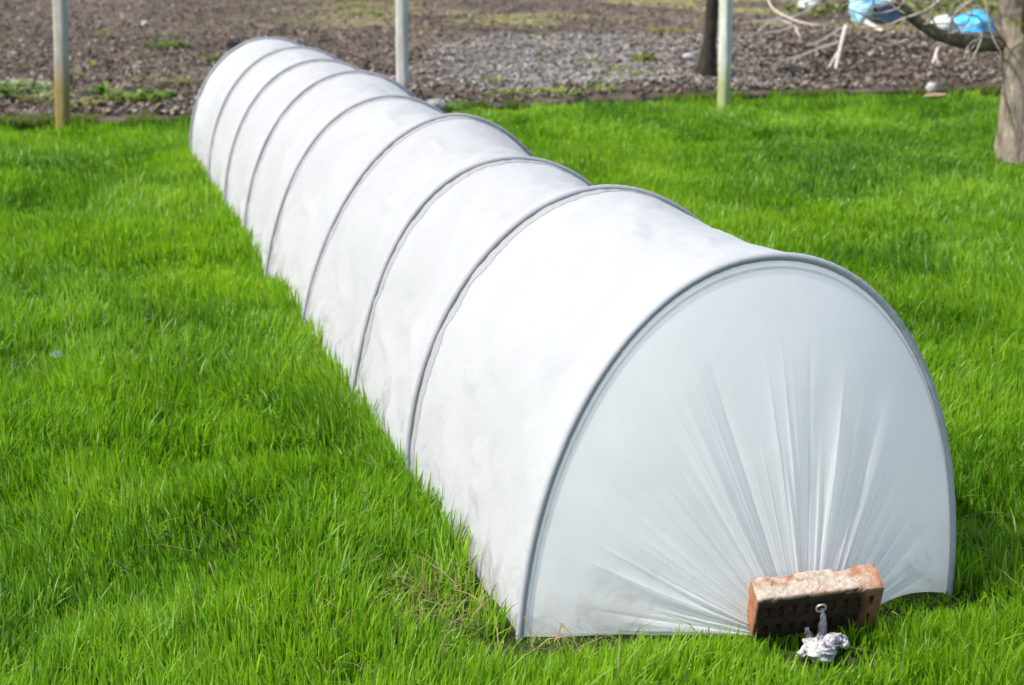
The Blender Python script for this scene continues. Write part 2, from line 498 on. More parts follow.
def cover_point(i, u, T):
    """the fleece between hoop i and i+1: (x, s, z), with its sag and creases"""
    xa, za = hoop_xz(HX[i], T); xb, zb = hoop_xz(HX[i + 1], T)
    x, z = xa * (1 - u) + xb * u, za * (1 - u) + zb * u
    s = HS[i] * (1 - u) + HS[i + 1] * u
    nx, nz = x / (TW / 2) ** 2, z / 0.71 ** 2
    L = np.hypot(nx, nz) + 1e-9; nx, nz = nx / L, nz / L
    l = T / np.pi * 1.9
    win = np.clip(4 * u * (1 - u), 0, 1)
    hang = 0.6 + 0.4 * np.sin(T)
    d = -0.036 * (0.42 if i == 0 else 1.0) * win ** 1.3 * hang
    k1 = fbm(l * 3.0 + s * 2.2, (l - s) * 6.5 + i * 7.3, octaves=3, seed=61) - 0.5
    k2 = fbm(l * 7 - s * 3.5 + i * 3.1, (l * .6 + s) * 12, octaves=2, seed=63) - 0.5
    k3 = 1 - np.abs(2 * fbm(l * 2.2 + s * 1.1 + i * 11, (l * .8 - s * 1.3) * 3.6, octaves=2, seed=66) - 1)
    d = d + win ** 0.6 * (0.40 + 0.60 * np.abs(np.cos(T))) * (0.040 * k1 + 0.011 * k2 + 0.018 * smooth(0.86, 1.0, k3))
    edge = np.exp(-np.minimum(u, 1 - u) * (HS[i + 1] - HS[i]) / 0.035) * smooth(0, .01, np.minimum(u, 1 - u))
    d = d + edge * 0.005 * (vnoise(l * 42, s * 3, seed=64) - 0.5)
    low = smooth(0.16, 0.0, z)
    d = d + low * win ** 0.5 * (0.030 * (vnoise(s * 5.0, l * 0 + np.sign(x), seed=65) - 0.35))
    return x + nx * d, s, z + nz * d * (1 - low), nx, nz


TUN = thing('grow_tunnel', 'long low white fleece tunnel on arched hoops across the green lawn', 'grow tunnel', (TX, TY, 0), -TA)
NT = 120
T = np.linspace(0, np.pi, NT); Vs, Fs, b = [], [], 0
for i in range(8):
    nu = 42
    u = np.linspace(0, 1, nu); u = (u - .10 * np.sin(2 * np.pi * u))[:, None] * np.ones((1, NT)); tt = np.ones((nu, 1)) * T[None]
    x, s, z, nx, nz = cover_point(i, u, tt)
    # the hem tucks into the turf between the hoops
    z = z + 0.012 * np.exp(-z / 0.05) * np.where(np.sin(tt) < .2, vnoise(s * 7, np.sign(x) * 3.0, seed=71), 0)
    if i: x, s, z = x[1:], s[1:], z[1:]
    Vs.append(np.stack([x, s, z], -1).reshape(-1, 3)); b += x.shape[0]
V = np.concatenate(Vs)
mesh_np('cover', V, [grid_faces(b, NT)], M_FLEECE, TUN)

for i in range(9):
    x, z = hoop_xz(HX[i], np.linspace(0, np.pi, 220))
    P = np.stack([x, np.full_like(x, HS[i] + (0.002 if i == 0 else -0.014 if i == 8 else 0)), z], 1)
    if 0 < i: P[:, 0] += 0.0045 * np.sign(P[:, 0]) * np.minimum(1, np.abs(P[:, 0]) / .2); P[:, 2] += 0.0045
    leg0 = P[0] + [0.004, 0, -0.06]; leg1 = P[-1] + [-.004, 0, -0.06]
    P = np.concatenate([[leg0], P, [leg1]])
    l = np.arange(len(P)); rad = (0.0082 if i == 0 else 0.0080) * (1 + 0.08 * (vnoise(l * 0.9, l * 0, seed=80 + i) - .5) + 0.03 * np.sin(l * 2.1))
    Vt, Ft = tube_np(P, rad, 10)
    hp = mesh_np('hoop', Vt, Ft, M_RIM if i == 0 else M_HOOP, TUN)
    if i == 0 or i == 8: continue
    # the gathered seam beside the hoop, towards the front
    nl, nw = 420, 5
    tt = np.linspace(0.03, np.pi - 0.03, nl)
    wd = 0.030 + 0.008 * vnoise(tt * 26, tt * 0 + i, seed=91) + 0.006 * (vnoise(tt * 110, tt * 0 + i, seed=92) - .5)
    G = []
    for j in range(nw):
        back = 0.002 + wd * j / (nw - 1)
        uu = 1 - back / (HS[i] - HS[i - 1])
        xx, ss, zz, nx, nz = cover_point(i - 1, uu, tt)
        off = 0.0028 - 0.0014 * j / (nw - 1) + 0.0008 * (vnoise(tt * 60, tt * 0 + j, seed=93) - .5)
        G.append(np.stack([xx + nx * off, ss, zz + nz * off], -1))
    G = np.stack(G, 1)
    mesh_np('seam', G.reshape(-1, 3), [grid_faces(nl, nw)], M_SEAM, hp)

# the brick: where it leans
def rot(a, b_, c_):
    return np.array((Matrix.Rotation(a, 3, 'Z') @ Matrix.Rotation(b_, 3, 'X') @ Matrix.Rotation(c_, 3, 'Y')))
BR_C = np.array([0.5855, 3.1447, CAM_H - 1.2679]); BR_R = rot(0.1988, 0.4935, -0.0758); BR_D = np.array([0.25, 0.0628, 0.1189])
brick_pt = lambda x_, y_, z_: BR_C + BR_R @ (np.array([x_, y_, z_]) * BR_D / 2)

# front sheet: gathered from the hoop down to a pleat behind the brick
A = to_tunnel(brick_pt(-0.05, -0.2, -1.0)); A[2] = 0.008
x, z = hoop_xz(HX[0], np.linspace(0, np.pi, 1300))
rim = np.stack([x, np.full_like(x, 0.001), z], 1)
nr = 130
th = np.arctan2(rim[:, 2] - A[2], rim[:, 0] - A[0])
half = 0.085                                             # the pleat is as wide as the middle of the brick
anc = A[None] + np.stack([np.clip(np.cos(th), -1, 1) * half, np.zeros(len(th)), np.maximum(np.sin(th), 0) * 0.012], 1)
r = np.linspace(0, 1, nr) ** 1.15
G = anc[None] * (1 - r)[:, None, None] + rim[None] * r[:, None, None]
rr = r[:, None]; tv = th[None]
gf = np.random.default_rng(19)
soft = 0
for f_, a_, sd in ((5.2, 1.0, 1), (9.5, .7, 2)):
    soft = soft + a_ * (vnoise(tv * f_ + rr * f_ * .07, rr * 1.3, seed=100 + sd) - .5)
crease = 0
for k_ in range(96):
    t0 = gf.random() * np.pi if k_ > 36 else (k_ + .5 + .6 * gf.random()) / 37 * np.pi
    wdt = (.016 + .026 * gf.random()) if gf.random() < .35 else (.007 + .009 * gf.random()); top_ = .45 + .53 * gf.random() ** .7 * (.75 + .25 * math.sin(t0)); amp = (.25 + .75 * gf.random() ** 1.5) * (1.0 if wdt > .016 else .62) * (1 if gf.random() < .7 else -.8)
    bend = (gf.random() - .5) * .05
    dth = (tv - t0 - bend * rr ** 2)
    crease = crease + amp * np.exp(-np.abs(dth / (wdt * (.45 + rr))) ** 1.3) * np.clip(rr / .05, 0, 1) * (1 - smooth(top_ * .5, top_, rr))
fold = soft * .62 * (1 - smooth(.3, .97, rr)) * np.clip(rr / .06, 0, 1)
fade = 1.0
dist = np.linalg.norm(G - A, axis=2)
G[..., 1] -= fold * (0.008 + 0.050 * dist) + crease * (0.0045 + 0.020 * dist) * (.62 + .38 * smooth(1.9, 2.5, tv))
G[..., 1] -= 0.016 * np.sin(np.pi * rr) * smooth(0.0, 0.5, np.sin(tv)) * 0 + 0.006 * (fbm(G[..., 0] * 6, G[..., 2] * 6, octaves=3, seed=107) - .5) * np.sin(np.pi * rr)
side = np.arange(1300)
low = np.exp(-side / 21.0)[None] * np.sin(np.pi * rr) ; lowr = np.exp(-(1299 - side) / 40.0)[None] * np.sin(np.pi * np.clip(rr, 0, 1))
G[..., 2] += 0.004 * low * (vnoise(rr * 9, rr * 0, seed=108)) + 0.030 * lowr
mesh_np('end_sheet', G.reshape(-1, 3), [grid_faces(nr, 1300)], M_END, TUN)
# stitched hem line just inside the front hoop
Hm = []
for q_ in (0.966, 0.974):
    Hm.append(anc * (1 - q_) + rim * q_ + np.array([0, -0.0025, 0]))
Hm = np.stack(Hm, 0)
mesh_np('hem_stitch', Hm[:, 12:-12].reshape(-1, 3), [grid_faces(2, 1300 - 24)], M_HEM, TUN)
# back sheet, the same way round at the far end
x, z = hoop_xz(HX[8], np.linspace(0, np.pi, 160))
rim8 = np.stack([x, np.full_like(x, HS[8]), z], 1); A8 = np.array([0, HS[8] + 0.10, 0.01])
r8 = np.linspace(0, 1, 30); G8 = A8[None, None] * (1 - r8)[:, None, None] + rim8[None] * r8[:, None, None]
G8[..., 1] += 0.02 * (vnoise(np.linspace(0, 22, 160)[None] + 0 * r8[:, None], r8[:, None] * 2 + np.zeros((1, 160)), seed=111) - .5) * np.sin(np.pi * r8)[:, None]
mesh_np('back_sheet', G8.reshape(-1, 3), [grid_faces(30, 160)], M_END, TUN)

# ------------------------------------------------------------------ the brick and the knotted cloth
def brick_mesh():
    """a perforated brick: its front is pierced by two rows of slots, its edges are chipped"""
    L, D_, H_ = BR_D
    xe = [-L / 2]; slots = []
    n = 9; pitch = (L - 0.020) / n
    for k_ in range(n):
        c0 = -L / 2 + 0.010 + pitch * (k_ + .5); xe += [c0 - 0.0050, c0 + 0.0050]
    xe.append(L / 2)
    ze = [-H_ / 2, -0.043, -0.012, 0.010, 0.041, H_ / 2]
    def sub(e, step):
        out = [e[0]]
        for a_, b_ in zip(e[:-1], e[1:]):
            k_ = max(1, int(round((b_ - a_) / step))); out += list(a_ + (b_ - a_) * np.arange(1, k_ + 1) / k_)
        return np.array(out)
    X_, Z_ = sub(xe, 0.0045), sub(ze, 0.0045); Y_ = sub([-D_ / 2, D_ / 2], 0.0045)
    bm_ = bmesh.new(); vd = {}
    def v(p):
        key = tuple(np.round(p, 6))
        if key not in vd: vd[key] = bm_.verts.new(p)
        return vd[key]
    def quad(*ps):
        try: bm_.faces.new([v(p) for p in ps])
        except ValueError: pass
    def hole(xc, zc):
        k_ = [j for j in range(n) if abs(xc - (-L / 2 + 0.010 + pitch * (j + .5))) < 0.005]
        return bool(k_) and (-0.043 < zc < -0.012 or 0.010 < zc < 0.041)
    deep = 0.045
    yf = -D_ / 2; yb = D_ / 2
    ny = 6; ys = np.linspace(yf, yf + deep, ny)
    for a_, b_ in zip(X_[:-1], X_[1:]):
        for c_, d_ in zip(Z_[:-1], Z_[1:]):
            xm, zm = (a_ + b_) / 2, (c_ + d_) / 2
            quad((a_, yb, c_), (a_, yb, d_), (b_, yb, d_), (b_, yb, c_))
            if hole(xm, zm):
                quad((a_, yf + deep, c_), (b_, yf + deep, c_), (b_, yf + deep, d_), (a_, yf + deep, d_))
            else:
                quad((a_, yf, c_), (b_, yf, c_), (b_, yf, d_), (a_, yf, d_))
    for i_ in range(len(X_) - 1):
        for j_ in range(len(Z_) - 1):
            xm, zm = (X_[i_] + X_[i_ + 1]) / 2, (Z_[j_] + Z_[j_ + 1]) / 2
            if not hole(xm, zm): continue
            for y0, y1 in zip(ys[:-1], ys[1:]):
                if not hole(X_[i_] - 0.001, zm): quad((X_[i_], y0, Z_[j_]), (X_[i_], y1, Z_[j_]), (X_[i_], y1, Z_[j_ + 1]), (X_[i_], y0, Z_[j_ + 1]))
                if not hole(X_[i_ + 1] + 0.001, zm): quad((X_[i_ + 1], y0, Z_[j_]), (X_[i_ + 1], y0, Z_[j_ + 1]), (X_[i_ + 1], y1, Z_[j_ + 1]), (X_[i_ + 1], y1, Z_[j_]))
                if not hole(xm, Z_[j_] - 0.001): quad((X_[i_], y0, Z_[j_]), (X_[i_ + 1], y0, Z_[j_]), (X_[i_ + 1], y1, Z_[j_]), (X_[i_], y1, Z_[j_]))
                if not hole(xm, Z_[j_ + 1] + 0.001): quad((X_[i_], y0, Z_[j_ + 1]), (X_[i_], y1, Z_[j_ + 1]), (X_[i_ + 1], y1, Z_[j_ + 1]), (X_[i_ + 1], y0, Z_[j_ + 1]))
    for a_, b_ in zip(X_[:-1], X_[1:]):
        for c_, d_ in zip(Y_[:-1], Y_[1:]):
            quad((a_, c_, H_ / 2), (b_, c_, H_ / 2), (b_, d_, H_ / 2), (a_, d_, H_ / 2))
            quad((a_, c_, -H_ / 2), (a_, d_, -H_ / 2), (b_, d_, -H_ / 2), (b_, c_, -H_ / 2))
    for a_, b_ in zip(Y_[:-1], Y_[1:]):
        for c_, d_ in zip(Z_[:-1], Z_[1:]):
            quad((-L / 2, a_, c_), (-L / 2, a_, d_), (-L / 2, b_, d_), (-L / 2, b_, c_))
            quad((L / 2, a_, c_), (L / 2, b_, c_), (L / 2, b_, d_), (L / 2, a_, d_))
    P = np.array([v_.co[:] for v_ in bm_.verts]); q_ = P / (BR_D / 2)
    e_ = np.sort(np.abs(q_) * (BR_D / 2) - BR_D / 2, axis=1)       # 0 at a face
    near = np.exp(e_[:, 1] / 0.006)                                 # close to an edge
    chip = smooth(0.50, 0.72, fbm(P[:, 0] * 38, P[:, 1] * 38, P[:, 2] * 38, 3, 201))
    mort = fbm(P[:, 0] * 70, P[:, 1] * 70, P[:, 2] * 70, 3, 202) - .5
    Pn = P - np.sign(P) * (near * (0.0012 + 0.0055 * chip))[:, None] * (np.abs(q_) > .8)
    top = (q_[:, 2] > .98)
    Pn[:, 2] += top * (0.0035 * mort + 0.002 * smooth(.45, .6, fbm(P[:, 0] * 30, P[:, 1] * 30, octaves=3, seed=203)))
    Pn += 0.0016 * np.stack([mort, np.roll(mort, 5), np.roll(mort, 9)], 1) * (~top)[:, None]
    for v_, p in zip(bm_.verts, Pn): v_.co = p
    bmesh.ops.recalc_face_normals(bm_, faces=bm_.faces)
    me = bpy.data.meshes.new('brick'); bm_.to_mesh(me); bm_.free()
    return me


M_BRICK, _nt, _b = mat('old_brick', rough=0.92, spec=0.15)
_n = noise(_nt, 38, 6, 0.7); _n2 = noise(_nt, 16, 6, 0.7); _n3 = noise(_nt, 120, 4, 0.6)
_base = ramp(_nt, _n.outputs['Fac'], [(0.3, (.21, .080, .040)), (0.55, (.33, .14, .072)), (0.75, (.38, .215, .13))]).outputs[0]
_tc = nd(_nt, 'ShaderNodeTexCoord'); _sp = nd(_nt, 'ShaderNodeSeparateXYZ'); _nt.links.new(_tc.outputs['Object'], _sp.inputs[0])
# old mortar left on the bed face
_m1 = nd(_nt, 'ShaderNodeMapRange'); _m1.inputs['From Min'].default_value = BR_D[2] / 2 - 0.007; _m1.inputs['From Max'].default_value = BR_D[2] / 2 - 0.001
_nt.links.new(_sp.outputs['Z'], _m1.inputs['Value'])
_mx = nd(_nt, 'ShaderNodeMapRange'); _mx.inputs['From Min'].default_value = 0.122; _mx.inputs['From Max'].default_value = 0.085
_nt.links.new(_sp.outputs['X'], _mx.inputs['Value'])
_m2 = ramp(_nt, _n2.outputs['Fac'], [(0.36, (0, 0, 0)), (0.5, (1, 1, 1))])
_mu = nd(_nt, 'ShaderNodeMath', operation='MULTIPLY'); _nt.links.new(_m1.outputs[0], _mu.inputs[0]); _nt.links.new(_m2.outputs[0], _mu.inputs[1])
_mv = nd(_nt, 'ShaderNodeMath', operation='MULTIPLY'); _nt.links.new(_mu.outputs[0], _mv.inputs[0]); _nt.links.new(_mx.outputs[0], _mv.inputs[1])
_mort = ramp(_nt, _n3.outputs['Fac'], [(0.3, (.30, .235, .175)), (0.65, (.47, .405, .33))]).outputs[0]
_c = mix(_nt, _mv.outputs[0], _base, _mort)
# near-black tone on the pierced face, weaker towards its right end
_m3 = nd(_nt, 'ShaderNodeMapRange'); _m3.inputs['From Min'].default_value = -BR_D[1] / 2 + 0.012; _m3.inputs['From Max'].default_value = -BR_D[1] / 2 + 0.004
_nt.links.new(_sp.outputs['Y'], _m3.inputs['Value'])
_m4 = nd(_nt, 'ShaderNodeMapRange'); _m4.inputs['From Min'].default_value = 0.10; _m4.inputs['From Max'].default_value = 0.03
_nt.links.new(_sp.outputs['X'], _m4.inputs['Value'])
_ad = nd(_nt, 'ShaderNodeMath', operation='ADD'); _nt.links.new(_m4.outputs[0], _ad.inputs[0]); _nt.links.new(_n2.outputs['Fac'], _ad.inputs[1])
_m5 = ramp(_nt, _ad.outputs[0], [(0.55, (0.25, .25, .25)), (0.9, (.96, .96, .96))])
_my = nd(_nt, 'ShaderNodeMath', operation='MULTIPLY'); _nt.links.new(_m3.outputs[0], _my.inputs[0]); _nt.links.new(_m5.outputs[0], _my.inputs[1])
_front_tone = ramp(_nt, _n.outputs['Fac'], [(0.35, (.014, .012, .009)), (0.6, (.028, .022, .016)), (0.75, (.065, .036, .024))]).outputs[0]
_c = mix(_nt, _my.outputs[0], _c, _front_tone)
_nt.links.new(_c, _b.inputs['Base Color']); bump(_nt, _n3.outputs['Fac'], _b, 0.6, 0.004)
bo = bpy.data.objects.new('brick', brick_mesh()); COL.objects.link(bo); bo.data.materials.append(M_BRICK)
bo.matrix_world = Matrix.Translation(BR_C) @ Matrix(BR_R.tolist()).to_4x4()
tag(bo, 'old red brick with slots and pale mortar leaning on the tunnel end', 'brick')


def on_brick(px, py, lift=0.0):
    d = np.array(at(px, py, 3.0)) - np.array([0, 0, CAM_H]); o = np.array([0, 0, CAM_H])
    nrm = -BR_R[:, 1]; p0 = BR_C + nrm * (BR_D[1] / 2 + lift)
    return o + d * ((p0 - o) @ nrm) / (d @ nrm)


M_CLOTH, _nt, _b = mat('mottled_cloth', rough=0.9, spec=0.1)
_n = noise(_nt, 95, 4, 0.7); _n2 = noise(_nt, 40, 5, 0.6)
_c = ramp(_nt, _n.outputs['Fac'], [(0.34, (.17, .16, .17)), (0.46, (.38, .365, .375)), (0.64, (.56, .55, .55))]).outputs[0]
_nt.links.new(_c, _b.inputs['Base Color']); bump(_nt, _n2.outputs['Fac'], _b, 0.8, 0.012)
M_RING, _nt, _b = mat('dull_ring_metal', (.45, .42, .36), 0.45, 0.5); _b.inputs['Metallic'].default_value = 0.7
rp = on_brick(821.0, 608.0, 0.006); fwd = -BR_R[:, 1]; ex = BR_R[:, 0]; ez = BR_R[:, 2]
CL = thing('knotted_cloth', 'white mottled cloth knotted to a small ring on the dark brick face', 'cloth', tuple(at(820, 660, z=0.0)))
CLo = np.array(CL.location)
a = np.linspace(0, 2 * np.pi, 33)[:-1]
ringp = rp + 0.0095 * (np.cos(a)[:, None] * ex + np.sin(a)[:, None] * ez)
Vr = []
for k_ in range(32):
    rad_dir = (np.cos(a[k_]) * ex + np.sin(a[k_]) * ez)
    for j in range(8):
        t_ = j / 8 * 2 * np.pi; Vr.append(ringp[k_] + 0.0026 * (math.cos(t_) * rad_dir + math.sin(t_) * fwd))
Vr = np.array(Vr)
i_, j_ = np.meshgrid(np.arange(32), np.arange(8), indexing='ij'); i_, j_ = i_.ravel(), j_.ravel()
mesh_np('ring', Vr - CLo, [np.stack([i_ * 8 + j_, ((i_ + 1) % 32) * 8 + j_, ((i_ + 1) % 32) * 8 + (j_ + 1) % 8, i_ * 8 + (j_ + 1) % 8], 1)], M_RING, CL)


def cloth_strip(pts, widths, thick, seed, n=26, m_=16):
    n, m_ = n * 2, m_ * 2
    """a crumpled bundle of cloth along a path: flattened, creased cross-sections"""
    P = spline(pts, n); wd = np.interp(np.linspace(0, 1, n), np.linspace(0, 1, len(widths)), widths)
    V_, F_ = tube_np(P, 1.0, m_)
    k_ = n * m_
    ang = np.tile(np.arange(m_) / m_ * 2 * np.pi, n); along = np.repeat(np.arange(n) / n, m_)
    dirv = V_[:k_] - np.repeat(P, m_, 0)
    cre = 1 + 0.75 * (np.abs(2 * vnoise(np.cos(ang) * 2.6 + seed, np.sin(ang) * 2.6, along * 4.5, seed) - 1) - 0.45) + .12 * (vnoise(np.cos(ang) * 6 + seed, np.sin(ang) * 6, along * 14, seed) - .5)
    V_[:k_] = np.repeat(P, m_, 0) + dirv * (np.repeat(wd, m_) * cre)[:, None]
    return V_, F_


def near(px, py, lift):
    p_ = on_brick(px, py, lift)
    if p_[2] < .006 + lift * .8: p_ = np.array(at(px, py, z=.006 + lift * .8))
    return p_ - CLo
knot = join([cloth_strip([near(800, 655, .012), near(808, 650, .020), near(818, 653, .026), near(828, 654, .024), near(832, 648, .018)], [.008, .014, .0185, .0165, .008], .01, 3, 30, 20),
             cloth_strip([near(804, 640, .016), near(812, 647, .030), near(822, 650, .036), (near(829, 652, .030))], [.004, .012, .014, .008], .01, 9, 24, 16)])
mesh_np('knot', knot[0], knot[1], M_CLOTH, CL)
V_, F_ = cloth_strip([near(822, 609, .006), near(823.5, 620, .007), near(822, 633, .013), near(818, 646, .022)], [.004, .006, .009, .012], .01, 5, 26, 16)
mesh_np('ear', V_, F_, M_CLOTH, CL)
V_, F_ = cloth_strip([near(807, 628, .012), near(809, 636, .015), near(813, 646, .022)], [.004, .007, .010], .01, 6, 18, 14)
mesh_np('ear', V_, F_, M_CLOTH, CL)
V_, F_ = cloth_strip([near(824, 648, .024), near(834, 641, .024), near(842, 642, .020), near(847, 647, .015)], [.011, .0145, .0155, .007], .01, 7, 24, 16)
mesh_np('loop', V_, F_, M_CLOTH, CL)

# ------------------------------------------------------------------ fence posts, trees, branches
def post_mesh(P, size, height, turn, seed, lean=(0, 0)):
    """a weathered square post: its edges worn, its faces a little wavy"""
    n, m_ = 60, 16
    zz = np.concatenate([[-0.15], np.linspace(-0.1, height, n - 1)])
    a_ = np.arange(m_) / m_ * 2 * np.pi + np.pi / m_
    k_ = (np.abs(np.cos(a_)) ** 9 + np.abs(np.sin(a_)) ** 9) ** (-1 / 9)
    x_ = np.cos(a_) * k_; y_ = np.sin(a_) * k_
    c_, s_ = math.cos(turn), math.sin(turn)
    V_ = np.zeros((n, m_, 3))
    wob = 1 + 0.07 * (vnoise(zz[:, None] * 6 + np.zeros((1, m_)), a_[None] * 1.4 + np.zeros((n, 1)), seed=seed) - .5)
    V_[..., 0] = (x_ * c_ - y_ * s_)[None] * size / 2 * wob + lean[0] * zz[:, None]
    V_[..., 1] = (x_ * s_ + y_ * c_)[None] * size / 2 * wob + lean[1] * zz[:, None]
    V_[..., 2] = zz[:, None]
    V_ = V_.reshape(-1, 3)
    V_ = np.concatenate([V_, [[lean[0] * height, lean[1] * height, height + 0.004]]])
    j = np.arange(m_); top = np.stack([(n - 1) * m_ + j, (n - 1) * m_ + (j + 1) % m_, np.full(m_, n * m_)], 1)
    return V_, [grid_faces(n, m_, True), top]


def post_mat(name, c1, c2, low, low_h):
    m_, nt, b = mat(name, rough=0.9, spec=0.15)
    n_ = noise(nt, 22, 6, 0.7, stretch=(1, 1, .16)); r_ = ramp(nt, n_.outputs['Fac'], [(0.3, c1), (0.7, c2)])
    n2_ = noise(nt, 9, 6, 0.7)
    tc = nd(nt, 'ShaderNodeTexCoord'); sp = nd(nt, 'ShaderNodeSeparateXYZ'); nt.links.new(tc.outputs['Object'], sp.inputs[0])
    mr = nd(nt, 'ShaderNodeMapRange'); mr.inputs['From Min'].default_value = low_h * 1.3; mr.inputs['From Max'].default_value = low_h * .5
    nt.links.new(sp.outputs['Z'], mr.inputs['Value'])
    ad = nd(nt, 'ShaderNodeMath', operation='MULTIPLY_ADD'); nt.links.new(n2_.outputs['Fac'], ad.inputs[0]); ad.inputs[1].default_value = 1.6
    su = nd(nt, 'ShaderNodeMath', operation='SUBTRACT'); nt.links.new(mr.outputs[0], su.inputs[0]); su.inputs[1].default_value = 0.75
    nt.links.new(su.outputs[0], ad.inputs[2])
    cl = nd(nt, 'ShaderNodeClamp'); nt.links.new(ad.outputs[0], cl.inputs['Value'])
    nt.links.new(mix(nt, cl.outputs[0], r_.outputs[0], low), b.inputs['Base Color'])
    bump(nt, n_.outputs['Fac'], b, 0.5, 0.01)
    return m_


def place(px, py, dz=0.0):
    p = ground_at(px, py); return (p.x, p.y, p.z)


M_P1 = post_mat('weathered_post_mossy_foot', (.25, .225, .195), (.50, .465, .42), (.24, .17, .05), 0.34)
M_P2 = post_mat('weathered_post_pale', (.31, .295, .275), (.58, .56, .53), (.30, .29, .22), 0.10)
M_P3 = post_mat('weathered_post_green_foot', (.36, .35, .32), (.66, .65, .60), (.30, .33, .14), 0.22)
for (px, py, size, turn, mt, lean, lab, sd) in (
        (63, 121, .083, R(-12), M_P1, (0.035, 0), 'grey weathered fence post with a yellow brown mossy foot, leftmost of three', 1),
        (402.5, 95, .080, R(-14), M_P2, (0.0, 0), 'plain pale grey fence post rising behind the back of the tunnel', 2),
        (724, 99, .082, R(-38), M_P3, (-0.012, 0), 'white sunlit fence post beside the dark tree trunk', 3)):
    V_, F_ = post_mesh(None, size, 1.75, turn, sd, lean)
    o = mesh_np('fence_post', V_, F_, mt); o.location = place(px, py)
    tag(o, lab, 'fence post', 'square fence posts along the lawn edge')
V_, F_ = post_mesh(None, .085, 1.5, R(10), 9, (0.02, 0))
o = mesh_np('far_post', V_, F_, bark_mat('old_post_wood', (.07, .06, .04), (.18, .16, .10))); p = at(822, 9, z=0.0); o.location = (p.x, p.y, 0)
tag(o, 'short stretch of dim far post left of the pale blue bag', 'post')


def tree_branch(pts, r0, r1, seed, n=40, m_=12, wob=0.16):
    P = spline(pts, n); rad = np.linspace(r0, r1, n) if not hasattr(r0, '__len__') else np.interp(np.linspace(0, 1, n), np.linspace(0, 1, len(r0)), r0)
    V_, F_ = tube_np(P, rad, m_)
    d = fbm(V_[:, 0] * 9, V_[:, 1] * 9, V_[:, 2] * 5, 3, seed) - .5
    k_ = n * m_
    c_ = np.repeat(P, m_, 0)
    V_[:k_] = c_ + (V_[:k_] - c_) * (1 + wob * 2 * d[:k_])[:, None]
    return V_, F_


def twigs(base_pts, count, length, r, seed, droop=0.25):
    """thin bare twigs growing off a branch"""
    g_ = np.random.default_rng(seed); P = spline(base_pts, 60); out = []
    for _ in range(count):
        s_ = P[g_.integers(12, 59)]; d_ = g_.normal(size=3); d_[2] = abs(d_[2]) * .5; d_ /= np.linalg.norm(d_)
        L = length * (.5 + g_.random()); pts = [s_]
        for q_ in range(4):
            d_ = d_ + g_.normal(size=3) * .22 + np.array([0, 0, -droop * .3]); d_ /= np.linalg.norm(d_); pts.append(pts[-1] + d_ * L / 4)
        out.append(tube_np(spline(pts, 12), np.linspace(r, r * .35, 12), 5))
    return out


# fruit tree at the right edge of the lawn
M_BARK = bark_mat('fruit_tree_bark', (.09, .066, .048), (.36, .30, .235), moss=(.13, .14, .045), moss_lo=.55)
M_MOSSY = bark_mat('mossy_bark', (.045, .037, .027), (.13, .11, .07), moss=(.16, .155, .04), moss_lo=.52)
M_TWIG = bark_mat('twig_bark', (.28, .23, .18), (.50, .43, .36))
TD = at(1013, 164).y + 0.02
tp = lambda px, py, y=None: np.array(at(px, py, TD if y is None else TD + y))
c0 = tp(1019, 163); FT = thing('fruit_tree', 'old fruit tree with a pale lit trunk and mossy limbs at right edge', 'tree', (c0[0], c0[1], 0))
O = np.array([c0[0], c0[1], 0.0])
tr = [c0 + [0.01, 0, -c0[2] - .12], c0 + [0.008, 0, -c0[2] + 0.02], tp(1021, 118), tp(1023, 80), tp(1023, 45), tp(1014, 18), tp(1009, 0), tp(1005, -60), tp(1012, -190), tp(1000, -330)]
V_, F_ = tree_branch(tr, [.185, .165, .128, .117, .125, .075, .062, .058, .05, .028], None, 3, 90, 20, .13)
mesh_np('trunk', V_ - O, F_, M_BARK, FT)
limbs = [([tp(1020, 46), tp(1004, 44), tp(985, 44), tp(962, 41), tp(940, 35), tp(918, 22), tp(902, 8), tp(893, -10), tp(870, -80), tp(830, -170)], .052, .016),
         ([tp(1024, 48), tp(1036, 30), tp(1050, 5), tp(1075, -60), tp(1120, -160)], .075, .03),
         ([tp(1022, 40, -.02), tp(1030, 20, -.12), tp(1030, -10, -.3), tp(1050, -120, -.7), tp(1040, -260, -1.1)], .06, .02),
         ([tp(1008, -30), tp(980, -90, .3), tp(930, -170, .6), tp(880, -250, .8)], .036, .012)]
for k_, (pts, ra, rb) in enumerate(limbs):
    V_, F_ = tree_branch(pts, ra, rb, 20 + k_, 60, 12, .22)
    mesh_np('limb', V_ - O, F_, M_MOSSY, FT)
tw = []
for k_, (pts, ra, rb) in enumerate(limbs):
    base = [p for p in pts if p[2] > 1.25][-3:]
    if len(base) >= 2: tw += twigs(base, 16, .75, .006, 40 + k_)
V_, F_ = join(tw); mesh_np('twigs', V_ - O, F_, M_TWIG, FT)
hang = [tube_np(spline([tp(983, -30, -.2), tp(986, 0, -.2), tp(989, 22, -.2), tp(994, 40, -.2), tp(1003, 56, -.2)], 20), np.linspace(.010, .004, 20), 6),
        tube_np(spline([tp(960, -20, -.1), tp(930, 8, -.1), tp(905, 18, -.1), tp(884, 26, -.1), tp(862, 28, -.1)], 24), np.linspace(.010, .004, 24), 6),
        tube_np(spline([tp(905, 14, -.1), tp(893, 6, -.1), tp(880, -6, -.1)], 14), np.linspace(.006, .003, 14), 6),
        tube_np(spline([tp(948, 36, -.02), tp(955, 14, -.1), tp(972, 0, -.15), tp(985, -18, -.2)], 18), np.linspace(.009, .004, 18), 6),
        tube_np(spline([tp(925, 26, -.02), tp(935, 8, -.1), tp(930, -12, -.1)], 14), np.linspace(.008, .003, 14), 6)]
gh = np.random.default_rng(12)
